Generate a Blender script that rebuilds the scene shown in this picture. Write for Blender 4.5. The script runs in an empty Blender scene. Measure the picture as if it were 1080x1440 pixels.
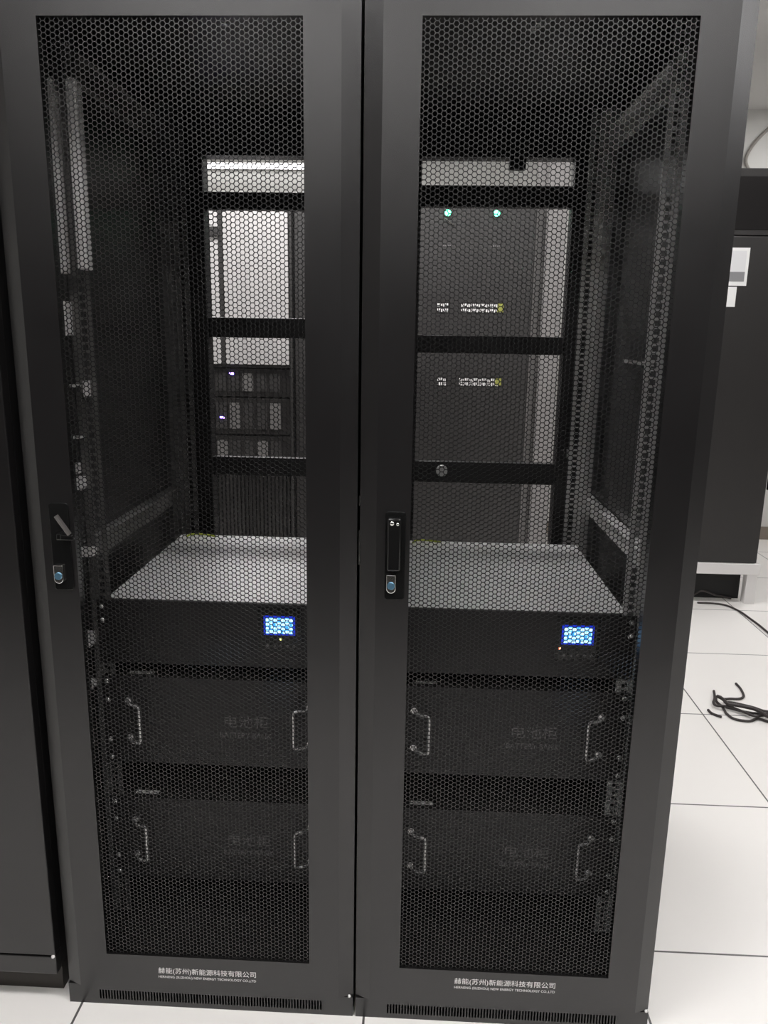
import bpy, math
from mathutils import Vector, Matrix

S = bpy.context.scene
C = S.collection

# ------------------------------------------------------------------ camera
F_PX, PITCH, ROLL, YAW = 1086.4, 0.2256, 0.0165, -0.0408
EYE = Vector((0.0988, -1.3145, 1.3741))
fw = Vector((math.sin(YAW) * math.cos(PITCH), math.cos(YAW) * math.cos(PITCH), -math.sin(PITCH)))
rt = Vector((math.cos(YAW), -math.sin(YAW), 0.0))
up = rt.cross(fw)
rt2 = rt * math.cos(ROLL) + up * math.sin(ROLL)
up2 = up * math.cos(ROLL) - rt * math.sin(ROLL)
cam_data = bpy.data.cameras.new('camera')
cam_data.sensor_fit = 'HORIZONTAL'
cam_data.sensor_width = 36.0
cam_data.lens = 36.0 * F_PX / 1080.0
cam_data.clip_start = 0.02
cam = bpy.data.objects.new('camera', cam_data)
C.objects.link(cam)
M = Matrix.Identity(4)
for i in range(3):
    M[i][0] = rt2[i]; M[i][1] = up2[i]; M[i][2] = -fw[i]; M[i][3] = EYE[i]
cam.matrix_world = M
S.camera = cam

# ------------------------------------------------------------------ world, exposure
S.view_settings.view_transform = 'Standard'
S.view_settings.look = 'None'
S.view_settings.gamma = 1.0
S.view_settings.use_curve_mapping = False
S.view_settings.exposure = 0.0
S.world = bpy.data.worlds.new('room_ambient')
S.world.use_nodes = True
bg = S.world.node_tree.nodes['Background']
bg.inputs[0].default_value = (0.9, 0.95, 1.0, 1)
bg.inputs[1].default_value = 0.02

CEIL = 2.80
FRONT_LAMP, REAR_LAMP = 24.0, 38.0          # emission of the ceiling panels
TUBE = 5.0
LAMPS = [(-0.7, -2.25, 13.0), (0.9, -2.25, 13.0), (-0.7, -0.7, FRONT_LAMP), (0.9, -0.75, FRONT_LAMP), (3.0, -1.1, FRONT_LAMP), (-0.5, 2.05, REAR_LAMP), (1.5, 2.05, 12.0), (3.0, 3.3, 20.0)]  # panels above the opposite row and at front right are added for door sheen

# ------------------------------------------------------------------ materials
def mat(name, col, rough=0.5, metal=0.0, spec=0.5, noise=0.0, nscale=30.0, bump=0.0, bscale=400.0, emit=None, estr=0.0):
    m = bpy.data.materials.new(name)
    m.use_nodes = True
    nt = m.node_tree
    b = nt.nodes['Principled BSDF']
    b.inputs['Base Color'].default_value = (*col, 1)
    b.inputs['Roughness'].default_value = rough
    b.inputs['Metallic'].default_value = metal
    b.inputs['Specular IOR Level'].default_value = spec
    if noise or bump:
        tc = nt.nodes.new('ShaderNodeTexCoord')
    if noise:
        n = nt.nodes.new('ShaderNodeTexNoise'); n.inputs['Scale'].default_value = nscale
        nt.links.new(tc.outputs['Object'], n.inputs['Vector'])
        r = nt.nodes.new('ShaderNodeMapRange')
        r.inputs['To Min'].default_value = max(0.0, rough - noise); r.inputs['To Max'].default_value = min(1.0, rough + noise)
        nt.links.new(n.outputs['Fac'], r.inputs['Value'])
        nt.links.new(r.outputs['Result'], b.inputs['Roughness'])
    if bump:
        n2 = nt.nodes.new('ShaderNodeTexNoise'); n2.inputs['Scale'].default_value = bscale
        nt.links.new(tc.outputs['Object'], n2.inputs['Vector'])
        bm_ = nt.nodes.new('ShaderNodeBump'); bm_.inputs['Strength'].default_value = bump; bm_.inputs['Distance'].default_value = 0.0006
        nt.links.new(n2.outputs['Fac'], bm_.inputs['Height'])
        nt.links.new(bm_.outputs['Normal'], b.inputs['Normal'])
    if emit:
        b.inputs['Emission Color'].default_value = (*emit, 1)
        b.inputs['Emission Strength'].default_value = estr
    return m

def floor_mat():
    m = mat('floor_tiles', (0.78, 0.75, 0.70), 0.3)
    nt = m.node_tree; b = nt.nodes['Principled BSDF']
    tc = nt.nodes.new('ShaderNodeTexCoord')
    sep = nt.nodes.new('ShaderNodeSeparateXYZ'); nt.links.new(tc.outputs['Object'], sep.inputs[0])
    TS = 0.5909
    def mth(op, a, bb=None, **k):
        n = nt.nodes.new('ShaderNodeMath'); n.operation = op
        for i, v in enumerate((a, bb)):
            if v is None: continue
            if isinstance(v, (int, float)): n.inputs[i].default_value = v
            else: nt.links.new(v, n.inputs[i])
        return n.outputs[0]
    def line(src, off):
        t = mth('DIVIDE', mth('SUBTRACT', src, off), TS)
        fr = mth('ABSOLUTE', mth('SUBTRACT', mth('FRACT', mth('ADD', t, 100.5)), 0.5))
        return mth('LESS_THAN', fr, 0.0042), mth('FLOOR', mth('ADD', t, 100.0))
    lx, ix = line(sep.outputs[0], 1.202)
    ly, iy = line(sep.outputs[1], 0.221)
    ln = mth('MAXIMUM', lx, ly)
    cb = nt.nodes.new('ShaderNodeCombineXYZ'); nt.links.new(ix, cb.inputs[0]); nt.links.new(iy, cb.inputs[1])
    wn = nt.nodes.new('ShaderNodeTexWhiteNoise'); wn.noise_dimensions = '3D'; nt.links.new(cb.outputs[0], wn.inputs['Vector'])
    mix0 = nt.nodes.new('ShaderNodeMix'); mix0.data_type = 'RGBA'
    mix0.inputs['A'].default_value = (0.88, 0.855, 0.825, 1); mix0.inputs['B'].default_value = (0.92, 0.895, 0.865, 1)
    nt.links.new(wn.outputs['Value'], mix0.inputs['Factor'])
    mix = nt.nodes.new('ShaderNodeMix'); mix.data_type = 'RGBA'
    nt.links.new(ln, mix.inputs['Factor']); nt.links.new(mix0.outputs['Result'], mix.inputs['A'])
    mix.inputs['B'].default_value = (0.10, 0.095, 0.09, 1)
    nt.links.new(mix.outputs['Result'], b.inputs['Base Color'])
    return m

BLACK = mat('black_powder_coat', (0.0070, 0.0064, 0.0066), 0.30, spec=0.8, noise=0.05, nscale=6, bump=0.25, bscale=900)
MESHM = mat('black_perforated_sheet', (0.006, 0.0058, 0.006), 0.30, spec=0.65)
INNER = mat('black_inner_steel', (0.018, 0.0172, 0.0176), 0.38)
RAIL_DIM = mat('zinc_rail_shaded', (0.20, 0.195, 0.19), 0.42, metal=0.6)  # same zinc in the left rack, its shade put into the colour
RAIL_LIT = mat('zinc_rail_lit', (0.80, 0.79, 0.78), 0.38, metal=0.6)  # right rack's zinc, its brighter light put into the colour
EQUIP = mat('black_equipment_face', (0.013, 0.012, 0.0125), 0.45, bump=0.2, bscale=700)
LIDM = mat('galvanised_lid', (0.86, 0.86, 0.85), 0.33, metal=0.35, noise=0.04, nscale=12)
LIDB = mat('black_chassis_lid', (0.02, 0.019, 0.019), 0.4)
CHROME = mat('chrome', (0.86, 0.85, 0.83), 0.14, metal=1.0)
HANDLEM = mat('satin_chrome', (0.95, 0.94, 0.93), 0.18, metal=0.6)
SCREWM = mat('zinc_screw', (0.92, 0.92, 0.91), 0.25, metal=0.5)
GLOSSB = mat('gloss_black_plastic', (0.008, 0.008, 0.008), 0.12)
BLUECORE = mat('blue_tinted_lock_core', (0.16, 0.33, 0.48), 0.2, metal=0.7)
PRINT = mat('white_print', (0.90, 0.89, 0.88), 0.6)
DIMPRINT = mat('grey_print', (0.16, 0.155, 0.155), 0.6)
WHITEP = mat('white_plastic', (0.78, 0.76, 0.75), 0.45)
PILLAR = mat('pillar_paint', (0.26, 0.25, 0.245), 0.45)
MIDGREY = mat('mid_grey_bay', (0.16, 0.155, 0.15), 0.4)
WHITEST = mat('white_steel', (0.52, 0.505, 0.50), 0.35)
GREYST = mat('grey_cabinet_steel', (0.042, 0.040, 0.039), 0.38)
DKGREY = mat('dark_cabinet_steel', (0.021, 0.0195, 0.019), 0.36)
PAPER = mat('paper', (0.86, 0.86, 0.85), 0.7)
PAPERG = mat('paper_grey', (0.25, 0.25, 0.26), 0.7)
CABLE = mat('cable_sheath', (0.035, 0.028, 0.027), 0.45)
YELLOW = mat('yellow_green_wire', (0.42, 0.50, 0.03), 0.5)
WALLM = mat('wall_paint', (0.72, 0.715, 0.69), 0.7, bump=0.2, bscale=60)
CEILM = mat('ceiling_panel', (0.72, 0.71, 0.69), 0.8)
SKIRT = mat('baseboard_brown', (0.25, 0.21, 0.17), 0.5)
ROWM = mat('dark_cabinet_row', (0.008, 0.0075, 0.0072), 0.55)
FLOORM = floor_mat()
LCDB = mat('lcd_blue', (0.01, 0.02, 0.3), 0.3, emit=(0.01, 0.05, 1.0), estr=0.5)
LCDC = mat('lcd_cyan', (0.05, 0.3, 0.8), 0.3, emit=(0.06, 0.42, 1.0), estr=1.0)
LCDW = mat('lcd_light', (0.3, 0.6, 1.0), 0.3, emit=(0.55, 0.88, 1.0), estr=1.6)
LEDG = mat('led_green', (0.1, 0.9, 0.5), 0.3, emit=(0.10, 1.0, 0.45), estr=9.0)
LEDR = mat('led_red', (0.9, 0.2, 0.1), 0.3, emit=(1.0, 0.25, 0.12), estr=8.0)
LEDY = mat('led_yellow', (0.8, 0.8, 0.2), 0.3, emit=(0.85, 0.9, 0.25), estr=4.0)
LEDB = mat('led_blue', (0.2, 0.1, 0.9), 0.3, emit=(0.25, 0.15, 1.0), estr=14.0)
def lampmat(n, s): return mat(n, (0.9, 0.9, 0.9), 0.5, emit=(1.0, 0.985, 0.985), estr=s)

# ------------------------------------------------------------------ mesh helpers
class MB:
    def __init__(s): s.v = []; s.f = []
    def box(s, x0, x1, y0, y1, z0, z1):
        n = len(s.v)
        s.v += [(x, y, z) for z in (z0, z1) for y in (y0, y1) for x in (x0, x1)]
        s.f += [tuple(n + i for i in q) for q in ((0, 2, 3, 1), (4, 5, 7, 6), (0, 1, 5, 4), (2, 6, 7, 3), (0, 4, 6, 2), (1, 3, 7, 5))]
        return s
    def prism(s, poly, a0, a1, ax='Z'):
        """poly of 2D points extruded along ax (Z: xy, Y: xz, X: yz)"""
        n = len(s.v); k = len(poly)
        for a in (a0, a1):
            for p, q in poly:
                s.v.append({'Z': (p, q, a), 'Y': (p, a, q), 'X': (a, p, q)}[ax])
        s.f.append(tuple(n + i for i in reversed(range(k))))
        s.f.append(tuple(n + k + i for i in range(k)))
        for i in range(k):
            j = (i + 1) % k
            s.f.append((n + i, n + j, n + k + j, n + k + i))
        return s
    def cyl(s, c, r, a0, a1, ax='Y', seg=20):
        poly = [(c[0] + r * math.cos(2 * math.pi * i / seg), c[1] + r * math.sin(2 * math.pi * i / seg)) for i in range(seg)]
        return s.prism(poly, a0, a1, ax)
    def dome(s, cx, y, cz, r, h, seg=14, rings=4):
        """a round screw head bulging towards -Y from plane y"""
        n = len(s.v)
        for j in range(rings):
            a = j / rings * math.pi / 2
            for i in range(seg):
                t = 2 * math.pi * i / seg
                s.v.append((cx + r * math.cos(a) * math.cos(t), y - h * math.sin(a), cz + r * math.cos(a) * math.sin(t)))
        s.v.append((cx, y - h, cz)); tip = len(s.v) - 1
        for j in range(rings - 1):
            for i in range(seg):
                k = (i + 1) % seg
                s.f.append((n + j * seg + i, n + j * seg + k, n + (j + 1) * seg + k, n + (j + 1) * seg + i))
        j = rings - 1
        for i in range(seg):
            s.f.append((n + j * seg + i, n + j * seg + (i + 1) % seg, tip))
        s.f.append(tuple(n + i for i in range(seg)))
        return s
    def tube(s, pts, r, seg=10):
        pts = [Vector(p) for p in pts]; n0 = len(s.v); prev = None
        for i, p in enumerate(pts):
            t = (pts[min(i + 1, len(pts) - 1)] - pts[max(i - 1, 0)]).normalized()
            if prev is None:
                a = Vector((0, 0, 1)) if abs(t.z) < 0.9 else Vector((1, 0, 0))
                u = t.cross(a).normalized()
            else:
                u = (prev - t * prev.dot(t)).normalized()
            prev = u; w = t.cross(u)
            for k in range(seg):
                an = 2 * math.pi * k / seg
                s.v.append(tuple(p + u * (r * math.cos(an)) + w * (r * math.sin(an))))
        for i in range(len(pts) - 1):
            for k in range(seg):
                a = n0 + i * seg + k; b = n0 + i * seg + (k + 1) % seg
                s.f.append((a, b, b + seg, a + seg))
        s.f.append(tuple(n0 + k for k in reversed(range(seg))))
        s.f.append(tuple(n0 + (len(pts) - 1) * seg + k for k in range(seg)))
        return s
    def build(s, name, m, parent=None, smooth=False, bevel=0.0):
        me = bpy.data.meshes.new(name); me.from_pydata(s.v, [], s.f); me.update()
        me.materials.append(m)
        if smooth:
            me.polygons.foreach_set('use_smooth', [True] * len(me.polygons))
            me.set_sharp_from_angle(angle=math.radians(40))
        o = bpy.data.objects.new(name, me); C.objects.link(o)
        if parent: o.parent = parent
        if bevel:
            b = o.modifiers.new('bevel', 'BEVEL'); b.width = bevel; b.segments = 2; b.limit_method = 'ANGLE'
        return o

def smoothline(pts, n=6):
    """Catmull-Rom through pts"""
    P = [Vector(p) for p in pts]; P = [P[0] * 2 - P[1]] + P + [P[-1] * 2 - P[-2]]
    out = []
    for i in range(1, len(P) - 2):
        for k in range(n):
            t = k / n
            out.append(0.5 * ((2 * P[i]) + (P[i + 1] - P[i - 1]) * t + (2 * P[i - 1] - 5 * P[i] + 4 * P[i + 1] - P[i + 2]) * t * t + (3 * P[i] - P[i - 1] - 3 * P[i + 1] + P[i + 2]) * t ** 3))
    out.append(P[-2]); return out

def empty(name, loc, label, cat, group=None):
    o = bpy.data.objects.new(name, None); C.objects.link(o); o.location = loc
    o.empty_display_size = 0.05
    tag(o, label, cat, group); return o
def tag(o, label, cat, group=None):
    o['label'] = label; o['category'] = cat
    if group: o['group'] = group
    return o
def struct(name, mb, m):
    o = mb.build(name, m); o['kind'] = 'structure'; return o

def lettering(name, text, x0, x1, z, h, y, m, parent, bold=0.0):
    """printed text on a face that looks towards -Y, fitted between x0 and x1, bottom at z"""
    cu = bpy.data.curves.new(name, 'FONT'); cu.body = text; cu.size = 0.1; cu.resolution_u = 3
    cu.extrude = 0.0; cu.offset = bold
    t = bpy.data.objects.new(name + '_tmp', cu); C.objects.link(t)
    dg = bpy.context.evaluated_depsgraph_get(); dg.update()
    me = bpy.data.meshes.new_from_object(t.evaluated_get(dg))
    C.objects.unlink(t); bpy.data.objects.remove(t)
    xs = [v.co.x for v in me.vertices]; ys = [v.co.y for v in me.vertices]
    if not xs: return None
    ax, bx, ay, by = min(xs), max(xs), min(ys), max(ys)
    for v in me.vertices:
        v.co = Vector((x0 + (v.co.x - ax) / (bx - ax) * (x1 - x0), y, z + (v.co.y - ay) / (by - ay) * h))
    me.materials.clear(); me.materials.append(m)
    o = bpy.data.objects.new(name, me); C.objects.link(o); o.parent = parent
    return o

# ------------------------------------------------------------------ room
struct('floor', MB().box(-3.2, 4.2, -2.6, 4.15, -0.03, 0.0), FLOORM)
struct('ceiling', MB().box(-3.2, 4.2, -2.6, 4.15, CEIL, CEIL + 0.03), CEILM)
struct('wall_back', MB().box(-3.2, 4.2, 4.12, 4.17, 0, CEIL), WALLM)
struct('wall_front', MB().box(-3.2, 4.2, -2.65, -2.60, 0, CEIL), WALLM)
struct('wall_left', MB().box(-3.25, -3.2, -2.6, 4.15, 0, CEIL), WALLM)
struct('wall_right', MB().box(4.2, 4.25, -2.6, 4.15, 0, CEIL), mat('darkened_wall', (0.12, 0.118, 0.115), 0.7))  # unseen wall, darkened so the door's right bevel reflects less light
struct('baseboard_back', MB().box(-3.2, 4.2, 4.105, 4.12, 0, 0.09), SKIRT)
struct('opposite_row', MB().box(-3.0, 3.2, -2.60, -2.05, 0, 2.05), ROWM)       # unseen block for the dark cabinet row opposite, added for door reflections
struct('trim_2', MB().box(0.705, 0.80, 2.70, 2.80, 0, CEIL).box(0.66, 0.705, 2.74, 2.80, 0, CEIL), PILLAR)   # pale pillar

LAMPL = ['added above the opposite row for door sheen, left', 'added above the opposite row for door sheen, right', 'over the front aisle, left', 'over the front aisle, right', 'added on the right for the door bevel highlight', 'over the rear aisle behind the racks', 'over the rear aisle near the far cabinet', 'over the far right corner']
for i, (x, y, e) in enumerate(LAMPS):
    t = empty('ceiling_light', (x, y, CEIL), 'white ceiling light panel ' + LAMPL[i], 'ceiling light', 'ceiling lights')
    MB().box(-0.62, 0.62, -0.17, 0.17, -0.02, 0.0).build('frame', WHITEP, t)
    MB().box(-0.60, 0.60, -0.15, 0.15, -0.024, -0.0195).build('diffuser', lampmat('lamp_panel', e), t)

# ------------------------------------------------------------------ perforated sheet (shared by both doors)
HALF_W, Z0, Z1 = 0.2085, 0.129, 1.848
def hex_sheet():
    cs, pv, rin = 0.00728, 0.00841, 0.00352
    R = rin / math.cos(math.pi / 6)
    nc = int(2 * (HALF_W + 0.004) / cs); nr = int((Z1 - Z0 + 0.008) / pv)
    x00 = -cs * (nc - 1) / 2; z00 = Z0 - 0.002
    ya, yb = 0.0045, 0.0058
    hexo = [(R * math.cos(math.radians(60 * k)), R * math.sin(math.radians(60 * k))) for k in range(6)]
    V = []; F = []
    N = nc * nr * 6
    for y in (ya, yb):
        for i in range(nc):
            for j in range(nr):
                cx = x00 + i * cs; cz = z00 + j * pv + (pv / 2 if i % 2 else 0)
                V += [(cx + a, y, cz + b) for a, b in hexo]
    def vi(i, j, k): return (i * nr + j) * 6 + k
    for i in range(nc):
        o = i % 2
        for j in range(nr):
            A = [vi(i, j, k) for k in range(6)]
            for k in range(6):                                   # walls of the hole
                a, b = A[k], A[(k + 1) % 6]
                F.append((a, b, b + N, a + N))
            U = (i, j + 1) if j + 1 < nr else None
            r1 = (i + 1, j + o); r2 = (i + 1, j - 1 + o)
            r1 = r1 if r1[0] < nc and r1[1] < nr else None
            r2 = r2 if r2[0] < nc and 0 <= r2[1] < nr else None
            qs = []
            if U: qs.append((A[1], vi(*U, 5), vi(*U, 4), A[2]))
            if r1: qs.append((A[0], vi(*r1, 4), vi(*r1, 3), A[1]))
            if r2: qs.append((A[5], vi(*r2, 3), vi(*r2, 2), A[0]))
            if U and r1: qs.append((A[1], vi(*r1, 3), vi(*U, 5)))
            if r1 and r2: qs.append((A[0], vi(*r2, 2), vi(*r1, 4)))
            for q in qs:
                F.append(q); F.append(tuple(v + N for v in reversed(q)))
    me = bpy.data.meshes.new('perforated_sheet'); me.from_pydata(V, [], F); me.update(); me.materials.append(MESHM)
    return me
SHEET = hex_sheet()

# ------------------------------------------------------------------ server racks
PACK_Z = [(0.474, 0.672), (0.193, 0.390)]
UPS_Z = (0.702, 0.842)
FACE_Y = 0.155

def make_rack(cx, label, bars, opened):
    t = empty('server_rack', (cx, 0, 0), label, 'server rack', 'perforated door racks')
    W = 0.297
    # carcass
    MB().box(-W, W, 0.05, 0.99, 1.955, 1.985).build('roof', INNER, t)
    fl = MB(); fl.box(-W + .01, W - .01, 0.06, 0.98, 0.075, 0.085); fl.build('base_tray', INNER, t)
    for s in (-1, 1):
        MB().box(s * W, s * (W - 0.004), 0.035, 0.985, 0.05, 1.96).build('side_panel', INNER, t)
        p = MB(); a, b = sorted((s * 0.262, s * (W - 0.0045)))
        p.box(a, b, 0.034, 0.085, 0.05, 1.955).build('corner_post', INNER, t, bevel=0.003)
        p = MB(); a, b = sorted((s * 0.205, s * (W - 0.0045)))
        p.box(a, b, 0.925, 0.985, 0.05, 1.955).build('corner_post', INNER, t, bevel=0.003)
        # 19 inch rails with square holes, front and rear
        for (ya, dirn) in ((FACE_Y + 0.002, 1), (0.80, -1)):
            r = MB(); z0, z1 = 0.10, 1.93
            a0, a1, b0, b1 = 0.216, 0.2275, 0.2385, 0.256
            for u, v in ((a0, a1), (b0, b1)):
                x0, x1 = sorted((s * u, s * v)); r.box(x0, x1, ya, ya + 0.002, z0, z1)
            x0, x1 = sorted((s * a1, s * b0)); z = z0; 
            while z < z1 - 0.01:
                r.box(x0, x1, ya, ya + 0.002, z, z + 0.0052); z += 0.0152
            x0, x1 = sorted((s * 0.254, s * 0.256))
            y0, y1 = sorted((ya + 0.001, ya + dirn * 0.035)); r.box(x0, x1, y0, y1, z0, z1)
            x0, x1 = sorted((s * 0.256, s * 0.275)); r.box(x0, x1, y1 - 0.002 if dirn > 0 else y0, y1 if dirn > 0 else y0 + 0.002, z0, z1)
            r.build('mounting_rail', RAIL_LIT if cx > 0 else RAIL_DIM, t)
        # horizontal side beams the rails are bolted to
        for z in (0.90, 1.84, 0.12):
            x0, x1 = sorted((s * 0.2752, s * 0.290)); bb = MB().box(x0, x1, 0.085, 0.926, z, z + 0.05)
            x0, x1 = sorted((s * 0.262, s * 0.2752)); bb.box(x0, x1, 0.19, 0.766, z + 0.046, z + 0.05)
            bb.build('side_beam', INNER if z < 0.5 else RAIL_LIT if cx > 0 else RAIL_DIM, t, bevel=0.002)
        # angle runners that carry the equipment
        for z in [UPS_Z[0]] + [p_[0] for p_ in PACK_Z]:
            x0, x1 = sorted((s * 0.196, s * 0.2535)); r = MB().box(x0, x1, 0.16, 0.80, z - 0.002, z - 0.0002)
            x0, x1 = sorted((s * 0.2515, s * 0.2535)); r.box(x0, x1, 0.16, 0.80, z - 0.0002, z + 0.03)
            r.build('support_runner', INNER, t)
    # rear frame
    MB().box(-0.2052, 0.2052, 0.93, 0.985, 1.843, 1.955).build('rear_header', INNER, t)
    MB().box(-0.2052, 0.2052, 0.93, 0.985, 0.06, 0.20).build('rear_sill', INNER, t)
    MB().box(-0.262, 0.262, 0.034, 0.085, 1.885, 1.955).build('front_header', INNER, t)
    for (za, zb) in bars:
        MB().box(-0.2052, 0.2052, 0.94, 0.965, za, zb).build('rear_crossbar', INNER, t, bevel=0.002)
    # vented plinth
    p = MB().box(-W, W, 0.006, 0.018, 0.0, 0.012).box(-W, W, 0.006, 0.018, 0.034, 0.0465)
    p.box(-W, -0.235, 0.006, 0.018, 0.012, 0.034).box(0.235, W, 0.006, 0.018, 0.012, 0.034)
    x = -0.235
    while x < 0.235: p.box(x, x + 0.0026, 0.006, 0.018, 0.012, 0.034); x += 0.0060
    p.box(-W, W, 0.03, 0.96, 0.0, 0.05)
    p.build('plinth', BLACK, t)
    # bolts under the roof
    for bx, by in ((0.012, 0.32), (-0.16, 0.27), (0.0, 0.34), (0.147, 0.28)) if cx > 0 else ((0.012, 0.313),):
        MB().cyl((bx, by), 0.008, 1.945, 1.955, 'Z').build('roof_bolt', SCREWM, t, smooth=True)
    # ---- door
    d = bpy.data.objects.new('door', None); C.objects.link(d); d.parent = t; d.empty_display_size = 0.05
    f = MB(); hw = 0.2085; e = 0.2975; zt, zb = 1.988, 0.0485
    f.prism([(-hw, 0), (-hw, 0.022), (-e, 0.030), (-e, 0.012), (-0.268, 0)][::-1], zb, zt)
    f.prism([(hw, 0), (0.268, 0), (e, 0.012), (e, 0.030), (hw, 0.022)][::-1], zb, zt)
    f.box(-hw, hw, 0, 0.022, zb, Z0).box(-hw, hw, 0, 0.022, Z1, zt)
    f.build('door_frame', BLACK, d)
    sh = bpy.data.objects.new('perforated_sheet', SHEET); C.objects.link(sh); sh.parent = d
    for z in (0.40, 0.80, 1.2, 1.6) if False else ():
        pass
    # swing handle lock
    lx = -0.234
    poly = []
    def rrect(x0, x1, z0, z1, r, n=6):
        out = []
        for (qx, qz, a0) in ((x1 - r, z1 - r, 0), (x0 + r, z1 - r, 90), (x0 + r, z0 + r, 180), (x1 - r, z0 + r, 270)):
            for k in range(n + 1):
                a = math.radians(a0 + 90 * k / n); out.append((qx + r * math.cos(a), qz + r * math.sin(a)))
        return out
    lc = MB().prism(rrect(lx - 0.018, lx + 0.018, 0.912, 1.074, 0.006), -0.003, 0.0, 'Y'); lc.build('lock_case', GLOSSB, d, bevel=0.001)
    if not opened:
        lv = MB().prism(rrect(lx - 0.014, lx + 0.010, 0.968, 1.064, 0.004), -0.014, -0.003, 'Y').build('lever', GLOSSB, d, smooth=True, bevel=0.003)
        MB().dome(lx - 0.006, -0.014, 1.055, 0.004, 0.002).build('rivet', CHROME, d, smooth=True)
        MB().dome(lx + 0.004, -0.014, 1.0535, 0.0028, 0.0016).build('rivet', CHROME, d, smooth=True)
    else:
        lv = MB(); 
        pts = [Vector((lx + 0.0095, -0.0035, 1.030)), Vector((lx + 0.0085, -0.030, 1.0285)), Vector((lx - 0.018, -0.034, 1.066))]
        MB().box(lx + 0.012, lx + 0.036, -0.031, -0.022, 1.013, 1.023).box(lx + 0.002, lx + 0.016, -0.024, -0.003, 1.011, 1.023).build('lever_pivot', GLOSSB, d, bevel=0.002)
        a = Vector((lx + 0.030, -0.030, 1.024)); b = Vector((lx + 0.009, -0.032, 1.058))
        dd = (b - a).normalized(); w = Vector((0.83, 0, 0.56)) * 0.0024; n = dd.cross(w).normalized() * 0.010
        base = len(lv.v)
        for q in (a, b):
            for o1, o2 in ((-1, -1), (1, -1), (1, 1), (-1, 1)): lv.v.append(tuple(q + w * o1 + n * (0.5 * o2)))
        for q in ((0, 1, 2, 3), (7, 6, 5, 4), (0, 4, 5, 1), (1, 5, 6, 2), (2, 6, 7, 3), (3, 7, 4, 0)): lv.f.append(tuple(base + i for i in q))
        lo = lv.build('lever', mat('lever_highlight_grey', (0.30, 0.28, 0.27), 0.3, metal=0.8), d, bevel=0.001)  # grey colour stands for the bright highlight along the lever's edge
        lo['label'] = 'handle lever swung out of its case, edge highlight in its grey colour'
    lk = MB().prism([(-0.0085, 0.034), (-0.0085, 0.0085)] + [(0.0085 * math.cos(math.radians(a)), 0.0085 + 0.0085 * math.sin(math.radians(a))) for a in range(190, 351, 16)] + [(0.0085, 0.0085), (0.0085, 0.034)], -0.010, -0.003, 'Y')
    for i, v in enumerate(lk.v): lk.v[i] = (v[0] + lx - 0.006, v[1], v[2] + 0.926)
    lko = lk.build('lock_plate', CHROME, d, bevel=0.0012)
    lcr = MB().cyl((lx - 0.006, 0.9405), 0.0068, -0.0125, -0.010, 'Y', 24).build('lock_cylinder', BLUECORE, d, smooth=True, bevel=0.0006)
    lcr['label'] = 'round blue tinted key cylinder'
    # lettering under the sheet
    tx0, tx1 = (-0.1035, 0.0995) if not opened else (-0.1035, 0.0995)
    tx0, tx1 = (-0.097, 0.105) if cx > 0 else (-0.103, 0.099)
    tz = 0.096 if cx > 0 else 0.086
    lettering('lettering', '赫能(苏州)新能源科技有限公司', tx0, tx1, tz, 0.0165, -0.0004, PRINT, d, 0.0006)
    lettering('lettering', 'HERNENG (SUZHOU) NEW ENERGY TECHNOLOGY CO.,LTD', tx0, tx1, tz - 0.0105, 0.0075, -0.0004, PRINT, d, 0.001)
    # hinge pin
    MB().dome(0.2905, 0.002, 0.054, 0.0035, 0.004).build('hinge_pin', SCREWM, d, smooth=True)
    return t

rackL = make_rack(-0.300, 'left black server rack, its handle lever swung out, white lettering below the mesh door', [(1.705, 1.752), (1.359, 1.415), (0.957, 1.013)], True)
rackR = make_rack(0.300, 'right black server rack beside the open tiled aisle, handle lever folded shut in its case', [(1.718, 1.774), (1.325, 1.375), (0.950, 1.013)], False)
# small pieces and fittings seen only in one rack
for (x0, x1, z0, z1) in ((-0.270, -0.250, 1.474, 1.80), (-0.263, -0.253, 1.362, 1.425), (-0.226, -0.207, 1.481, 1.80)):
    o = MB().box(x0, x1, 0.128, 0.1565, z0, z1).build('white_strip', WHITEP, rackL, bevel=0.003); o['label'] = 'white vertical strip'  # plain white vertical strips near the front rail
for (x0, x1, z0, z1) in ((-0.266, -0.246, 1.268, 1.272), (-0.232, -0.228, 1.25, 1.28), (-0.268, -0.258, 1.10, 1.12), (-0.270, -0.248, 1.07, 1.094), (-0.268, -0.238, 0.935, 0.950), (-0.272, -0.254, 0.742, 0.77), (-0.272, -0.258, 0.648, 0.664), (-0.266, -0.246, 1.17, 1.173)):
    MB().box(x0, x1, 0.13, 0.1568, z0, z1).build('white_piece', WHITEP, rackL, bevel=0.001)  # small white blocks near the front rail
MB().box(0.028, 0.073, 0.925, 0.945, 1.812, 1.844).build('roller_catch', INNER, rackR, bevel=0.002)
o = MB().cyl((-0.125, 0.987), 0.017, 0.925, 0.942, 'Y', 24).build('knob', SCREWM, rackR, smooth=True, bevel=0.002)
o['label'] = 'round silver knob on the rear crossbar'
MB().box(0.289, 0.2935, 0.36, 0.60, 1.318, 1.326).build('side_ledge', RAIL_LIT, rackR)
for z0, z1 in ((0.972, 1.035), (1.080, 1.098)):
    MB().box(-0.2995, -0.2965, 0.010, 0.022, z0, z1).build('hinge', CHROME, rackR)
MB().box(0.232, 0.240, 0.90, 0.926, 1.035, 1.06).build('rear_catch', SCREWM, rackR, bevel=0.001)

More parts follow.
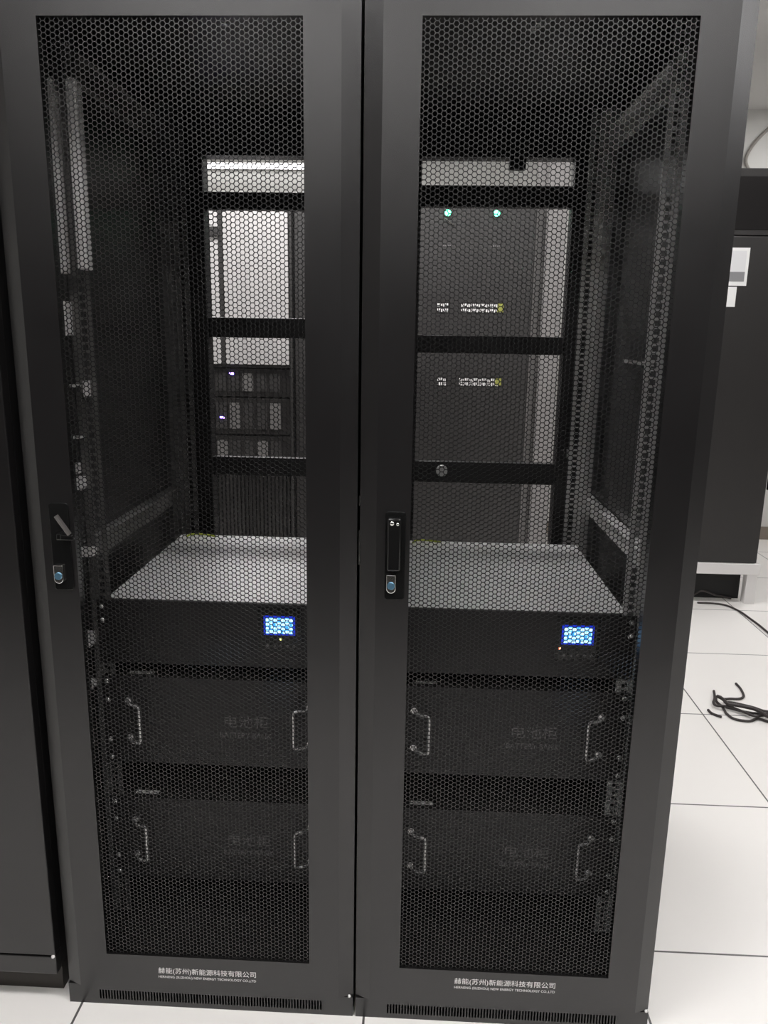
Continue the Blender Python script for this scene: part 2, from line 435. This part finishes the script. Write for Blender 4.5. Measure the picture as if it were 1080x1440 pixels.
# ------------------------------------------------------------------ equipment inside the racks
def make_ups(cx, label, led, led_x):
    t = empty('power_unit', (cx, FACE_Y, UPS_Z[0]), label, 'uninterruptible power supply', 'power units with blue screens')
    H = UPS_Z[1] - UPS_Z[0]
    MB().box(-0.2235, 0.2235, 0.004, 0.515, 0.0, H - 0.002).build('chassis', EQUIP, t)
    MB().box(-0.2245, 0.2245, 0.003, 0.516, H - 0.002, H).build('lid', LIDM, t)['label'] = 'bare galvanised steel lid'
    MB().box(-0.2135, 0.2135, -0.003, 0.0038, 0.001, H - 0.001).box(-0.246, 0.246, -0.0005, 0.0018, 0.001, H - 0.004).build('front_panel', EQUIP, t, bevel=0.001)
    # display
    MB().box(0.086, 0.176, -0.0045, -0.003, 0.04, 0.132).build('display_bezel', GLOSSB, t, bevel=0.0006)
    d = MB().box(0.0985, 0.1625, -0.0052, -0.0045, 0.073, 0.1145).build('screen', LCDB, t); d['label'] = 'lit blue screen with pale digits'
    MB().box(0.1025, 0.1585, -0.0054, -0.0052, 0.0765, 0.1105).build('backlight', LCDC, d)
    g = MB(); zt = 0.1092
    for r in range(4):
        z1 = zt - r * 0.0086; x = 0.1035
        k = 0
        while x < 0.157:
            w = (0.0046, 0.0028, 0.0052, 0.0036)[(k * 3 + r * 5) % 4]
            if (k + r * 2) % 7 != 5: g.box(x, min(x + w, 0.158), -0.0057, -0.0054, z1 - 0.0066, z1)
            x += w + 0.0009; k += 1
    g.build('digits', LCDW, d)
    for k in range(5):
        MB().cyl((0.106 + k * 0.0135, 0.050), 0.0028, -0.0062, -0.0045, 'Y', 12).build('button', DIMPRINT, t)
    MB().dome(led_x, -0.0045, 0.0645, 0.0024, 0.002).build('indicator_led', led, t, smooth=True)
    for s in (-1, 1):
        for z in (0.122, 0.092):
            MB().dome(s * 0.2355, -0.0005, z, 0.0055, 0.0035).build('screw', SCREWM, t, smooth=True)
    gw = MB().tube(smoothline([(-0.205, 0.490, H + 0.002), (-0.19, 0.500, H + 0.006), (-0.16, 0.503, H + 0.005), (-0.13, 0.498, H + 0.0025)]), 0.0025, 8).build('ground_wire', YELLOW, t, smooth=True)
    gw['label'] = 'yellow green earth wire'
    return t

def make_pack(cx, zr, label):
    z0, z1 = zr
    t = empty('battery_pack', (cx, FACE_Y, z0), label, 'battery pack', 'battery packs in the racks')
    H = z1 - z0
    MB().box(-0.2235, 0.2235, 0.004, 0.52, 0.0, H - 0.001).build('chassis', LIDB, t)
    MB().box(-0.2135, 0.2135, -0.002, 0.0038, 0.0, H).box(-0.246, 0.246, -0.0005, 0.0018, 0.0, H).build('front_panel', EQUIP, t, bevel=0.001)
    MB().box(-0.195, -0.145, 0.014, 0.026, H - 0.001, H).build('lid_mark', WHITEP, t)  # pale mark near the front edge of the lid
    for s in (-1, 1):
        za, zb = H / 2 - 0.042 + 0.002, H / 2 + 0.042 + 0.002
        xb, xg = s * 0.192, s * 0.161
        pts = [(xb, -0.001, za), (xb - s * 0.004, -0.014, za), (xb - s * 0.012, -0.022, za), (xg + s * 0.005, -0.026, za), (xg, -0.028, za + 0.006), (xg, -0.028, (za + zb) / 2), (xg, -0.028, zb - 0.006), (xg + s * 0.005, -0.026, zb), (xb - s * 0.012, -0.022, zb), (xb - s * 0.004, -0.014, zb), (xb, -0.001, zb)]
        hb = MB().tube(smoothline(pts, 4), 0.0028, 10)
        hb.cyl((xb, za), 0.007, -0.005, -0.002, 'Y', 16).cyl((xb, zb), 0.007, -0.005, -0.002, 'Y', 16)
        hb.build('handle', HANDLEM, t, smooth=True)
        for z in (H - 0.013, H - 0.056, 0.052, 0.010):
            MB().dome(s * 0.2355, -0.0005, z, 0.0055, 0.0035).build('screw', SCREWM, t, smooth=True)
    lettering('lettering', '电池柜', 0.011, 0.104, H / 2 - 0.009, 0.027, -0.0024, DIMPRINT, t)
    lettering('lettering', 'BATTERY BANK', 0.001, 0.110, H / 2 - 0.033, 0.012, -0.0024, DIMPRINT, t)
    return t

make_ups(-0.3, 'black power unit with lit screen and yellow light, in the left rack', LEDY, 0.133)
make_ups(0.3, 'black power unit with lit screen and red light, in the right rack', LEDR, 0.096)
make_pack(-0.3, PACK_Z[0], 'upper black battery pack with chrome handles, under the power unit in the left rack')
make_pack(-0.3, PACK_Z[1], 'lower black battery pack with chrome handles, bottommost unit of the left rack')
make_pack(0.3, PACK_Z[0], 'upper black battery pack with chrome handles, under the power unit in the right rack')
make_pack(0.3, PACK_Z[1], 'lower black battery pack with chrome handles, bottommost unit of the right rack')

# ------------------------------------------------------------------ neighbouring cabinet on the left
t = empty('equipment_cabinet', (-0.95, 0.3, 0), 'tall plain black cabinet at the left edge, standing left of the two racks', 'cabinet')
MB().box(-0.33, 0.332, -0.275, 0.60, 0.075, 1.99).build('body', INNER, t)
MB().box(-0.33, 0.333, -0.30, -0.276, 0.118, 1.985).build('door', BLACK, t, bevel=0.002)
MB().box(-0.33, 0.333, -0.298, -0.276, 0.070, 0.113).build('lower_panel', BLACK, t, bevel=0.002)
MB().box(-0.33, 0.325, -0.262, 0.58, 0.0, 0.075).build('plinth', mat('brown_black_plinth', (0.035, 0.03, 0.025), 0.6), t)
MB().dome(0.3285, -0.299, 0.1155, 0.004, 0.005).build('hinge_pin', WHITEP, t, smooth=True)

# ------------------------------------------------------------------ back row, seen through the racks
t = empty('storage_cabinet', (-0.80, 2.65, 0), 'tall white steel cabinet behind the left rack, upper doors shut', 'cabinet')
b = MB().box(-0.26, -0.245, 0.0, 0.5, 0, 2.0).box(0.245, 0.26, 0.0, 0.5, 0, 2.0).box(-0.245, 0.245, 0.47, 0.5, 0, 2.0).box(-0.245, 0.245, 0.0, 0.47, 1.97, 2.0).box(-0.245, 0.245, 0.01, 0.47, 1.20, 1.215).box(-0.245, 0.245, 0.01, 0.47, 0.0, 0.05)
b.build('carcass', GREYST, t)
MB().box(-0.243, -0.100, -0.016, 0.0, 1.216, 1.968).build('door', WHITEST, t, bevel=0.002)
dd = MB().box(-0.076, 0.244, -0.016, 0.0, 1.216, 1.968).build('door', WHITEST, t, bevel=0.002)
MB().box(-0.100, -0.076, -0.006, 0.0, 1.216, 1.968).build('centre_post', GREYST, t)
MB().box(-0.15, -0.09, -0.030, -0.016, 1.83, 1.875).build('latch', GREYST, t, bevel=0.003)
for k in range(11):
    MB().box(-0.06 + k * 0.027, -0.055 + k * 0.027, -0.019, -0.016, 1.24, 1.945).build('door_rib', WHITEST, dd)
for k, (z, label, lx) in enumerate(((1.130, 'topmost dark server with a blue light in the white cabinet', -0.055), (0.905, 'middle dark server with a bright blue light in the white cabinet', -0.11), (0.70, 'lowest dark server in the white cabinet', None))):
    z0 = (1.050, 0.855, 0.655)[k]; zh = (0.15, 0.195, 0.20)[k]
    q = empty('rack_server', (-0.80, 2.66, z0), label, 'server', 'servers in the white cabinet')
    MB().box(-0.243, 0.243, 0.02, 0.45, 0.0, zh - 0.002).build('chassis', GREYST, q)
    MB().box(-0.244, 0.244, 0.0, 0.02, 0.003, zh - 0.006).build('front_panel', DKGREY, q, bevel=0.002)
    for j in range(6):
        g = MB().box(-0.21 + j * 0.07, -0.155 + j * 0.07, -0.004, 0.0, 0.03, zh - 0.03).build('drive_bay', GREYST if (j + k) % 3 else MIDGREY, q)
    if lx is not None:
        MB().box(lx - 0.011, lx + 0.011, -0.008, -0.004, z - z0 + 0.033, z - z0 + 0.043).build('indicator_led', LEDB, q)
q = empty('battery_rack', (-0.80, 2.66, 0.05), 'dark slotted unit at the bottom of the white cabinet', 'battery unit')
MB().box(-0.243, 0.243, 0.02, 0.45, 0.0, 0.605).build('body', GREYST, q)
g = MB()
for k in range(24): g.box(-0.24 + k * 0.0202, -0.228 + k * 0.0202, 0.0, 0.02, 0.01, 0.595)
g.build('slatted_front', DKGREY, q)

t = empty('equipment_cabinet', (-0.235, 2.68, 0), 'dark grey cabinet in the back row, between the white cabinet and the green-lit one', 'cabinet')
MB().box(-0.30, 0.30, 0.022, 0.6, 0, 2.0).build('body', DKGREY, t)
MB().box(-0.295, 0.295, 0.0, 0.022, 0.08, 1.99).build('door', GREYST, t, bevel=0.003)

t = empty('equipment_cabinet', (0.375, 2.67, 0), 'grey cabinet with two green lights and small printed labels, behind the right rack', 'cabinet')
MB().box(-0.30, 0.28, 0.022, 0.6, 0, 2.03).build('body', DKGREY, t)
dd = MB().box(-0.295, 0.275, 0.0, 0.022, 0.08, 2.02).build('door', GREYST, t, bevel=0.003)
for x in (-0.153, 0.083):
    MB().cyl((x, 1.954), 0.017, -0.006, 0.0, 'Y', 20).build('lamp_ring', GREYST, t)
    MB().dome(x, -0.006, 1.954, 0.015, 0.010).build('indicator_lamp', LEDG, t, smooth=True)
    g = MB()
    for k in range(5): g.box(x - 0.02 + k * 0.009, x - 0.014 + k * 0.009, -0.0012, 0.0, 1.80, 1.808)
    g.build('caption', DIMPRINT, t)
for (x0, x1, z0, z1) in ((-0.194, -0.130, 1.485, 1.537), (-0.075, 0.137, 1.487, 1.537), (-0.183, -0.131, 1.125, 1.172), (-0.072, 0.144, 1.129, 1.172)):
    pl = MB().box(x0, x1, -0.002, 0.0, z0, z1).build('label_plate', DKGREY, t)
    g = MB()
    for r in range(2):
        x = x0 + 0.004; k = 0; zz = z1 - 0.006 - r * (z1 - z0) * 0.48
        while x < x1 - 0.006:
            w = (0.006, 0.004, 0.008)[(k + r) % 3]; h = (0.016, 0.012, 0.017)[(k * 2 + r) % 3]
            g.box(x, x + w, -0.0028, -0.002, zz - h, zz); x += w + 0.0035; k += 1
    g.build('print_marks', PRINT, pl)
    if x1 > 0.1:
        MB().box(x1 - 0.03, x1, -0.0034, -0.0028, z0 + 0.004, z1 - 0.004).build('sticker', mat('yellow_sticker', (0.35, 0.36, 0.08), 0.6), pl)
MB().tube([(-0.165, -0.008, 1.925), (-0.12, -0.010, 1.895)], 0.0035).build('toggle', CHROME, t)

# right hand cabinet on its white base
t = empty('equipment_cabinet', (1.60, 2.69, 0), 'dark cabinet on a white base with papers on its door, beyond the right rack', 'cabinet')
MB().box(-0.30, 0.315, 0.022, 0.75, 0.225, 2.175).build('body', DKGREY, t, bevel=0.003)
MB().box(-0.295, 0.31, 0.0, 0.022, 0.228, 1.865).build('door', DKGREY, t, bevel=0.003)
MB().box(-0.295, 0.31, 0.0, 0.022, 1.87, 2.172).build('top_panel', DKGREY, t, bevel=0.003)
MB().box(-0.25, 0.285, -0.004, 0.0, 1.895, 2.135).build('dark_window', mat('dark_matt_window', (0.008, 0.007, 0.007), 0.6, spec=0.2), t, bevel=0.002)
MB().box(-0.30, 0.33, -0.01, 0.76, 0.165, 0.225).build('base_beam', WHITEP, t, bevel=0.003)
for x, y in ((0.28, 0.0), (-0.29, 0.0), (0.28, 0.70), (-0.29, 0.70)):
    MB().box(x - 0.01, x + 0.045, y, y + 0.05, 0.0, 0.166).build('base_leg', WHITEP, t, bevel=0.002)
MB().box(0.325, 0.345, 0.0, 0.03, 0.62, 0.80).build('side_hinge', GLOSSB, t)
MB().box(-0.24, 0.275, 0.09, 0.70, 0.0, 0.164).build('base_shade', mat('dark_void', (0.01, 0.01, 0.01), 0.7), t)  # black box in place of the shade under the base
p = MB().box(-0.06, 0.088, -0.003, 0.0, 1.635, 1.812).build('paper_notice', PAPER, t)
MB().box(-0.05, 0.074, -0.004, -0.003, 1.655, 1.70).build('grey_band', PAPERG, p)
MB().box(-0.05, 0.074, -0.0036, -0.003, 1.70, 1.798).build('sheet', mat('sheet_white', (0.74, 0.74, 0.75), 0.7), p)
MB().box(-0.05, 0.045, -0.002, 0.0, 1.535, 1.63).build('paper_label', PAPER, t)

# fluorescent tube high on the back wall
t = empty('tube_light', (-0.86, 4.10, 2.43), 'long fluorescent tube light high on the far wall behind the left rack', 'tube light')
MB().box(-0.92, 0.92, -0.02, 0.02, -0.012, 0.03).build('housing', WHITEP, t, bevel=0.003)
MB().tube([(-0.9, -0.038, 0.0), (0.9, -0.038, 0.0)], 0.014, 14).build('tube', lampmat('tube_glow', TUBE), t, smooth=True)
for x in (-0.91, 0.91): MB().box(x - 0.012, x + 0.012, -0.06, -0.02, -0.025, 0.025).build('lamp_holder', WHITEP, t)

# ------------------------------------------------------------------ loose cables
def px(x, y):
    """zoomed reading of the floor cables turned once into floor coordinates"""
    X = 960 + x / 9.0; Y = 940 + y / 9.0
    d = fw + rt2 * ((X - 540) / F_PX) - up2 * ((Y - 720) / F_PX)
    k = -EYE.z / d.z
    return EYE.x + d.x * k, EYE.y + d.y * k
def cable(pts, r, z0, label, lift=0.0):
    P = []
    for i, p in enumerate(pts):
        a, b = px(*p); P.append((a, b, r * 1.45 + z0 * 1.5 + (lift if 0 < i < len(pts) - 1 else 0.0)))
    o = MB().tube(smoothline(P, 6), r * 1.45, 8).build('cable', CABLE, None, smooth=True)
    return tag(o, label, 'cable', 'loose cables on the floor tiles')
cable([(672, 205), (730, 270), (768, 350), (755, 385), (700, 400), (600, 398), (520, 400), (470, 370), (430, 370), (418, 410), (440, 450), (500, 500), (545, 580)], 0.0034, 0.0, 'thin black cable with a hooked free end curling back over the bundle on the floor')
cable([(390, 330), (400, 420), (385, 480), (420, 515), (520, 522), (620, 540), (750, 590), (900, 650), (1000, 640), (1080, 625), (1400, 660)], 0.0036, 0.0066, 'black cable whose bent end stands at the left tip of the floor bundle')
cable([(520, 440), (620, 445), (760, 475), (900, 510), (1000, 545), (1080, 560), (1400, 600)], 0.0034, 0.0, 'black cable running separately behind the floor bundle')
cable([(430, 430), (500, 470), (560, 530), (650, 545), (780, 570), (900, 600), (1000, 650), (1080, 700), (1400, 830)], 0.0045, 0.0135, 'thickest black cable in the middle of the floor bundle')
cable([(545, 580), (620, 640), (720, 670), (850, 680), (950, 652), (1080, 690), (1400, 790)], 0.0034, 0.0, 'black cable bowing out along the near side of the floor bundle')
cable([(540, 520), (700, 560), (850, 590), (950, 600), (1080, 610), (1400, 640)], 0.0034, 0.003, 'black cable lying straight inside the floor bundle')
cable([(320, 540), (370, 585), (490, 630)], 0.0034, 0.0, 'short black cable offcut lying across the tile seam')
for pts, lab in (([(1.62, 2.672, .006), (1.70, 2.668, .006), (1.76, 2.64, .006), (1.795, 2.55, .006), (1.805, 2.45, .006), (1.812, 2.35, .006), (1.815, 2.2, .006), (1.84, 1.95, .006)], 'dark cable running out from under the far cabinet along a tile seam'),
                 ([(1.54, 2.74, .006), (1.60, 2.72, .024), (1.66, 2.74, .050), (1.71, 2.73, .040), (1.75, 2.755, .022), (1.83, 2.76, .006)], 'dark cable heaped under the white base of the far cabinet')):
    tag(MB().tube(smoothline(pts), 0.005, 8).build('cable', CABLE, None, smooth=True), lab, 'cable', 'cables under the far cabinet')
o = MB().tube(smoothline([(2.42, 4.108, 2.95 - .2), (2.30, 4.108, 2.70), (2.20, 4.108, 2.60), (2.16, 4.108, 2.50), (2.22, 4.108, 2.42), (2.40, 4.108, 2.38), (2.8, 4.108, 2.40)]), 0.010, 8).build('cable', mat('grey_cable', (0.35, 0.33, 0.30), 0.6), None, smooth=True)
tag(o, 'grey cable looping across the white wall above the far cabinet', 'cable')
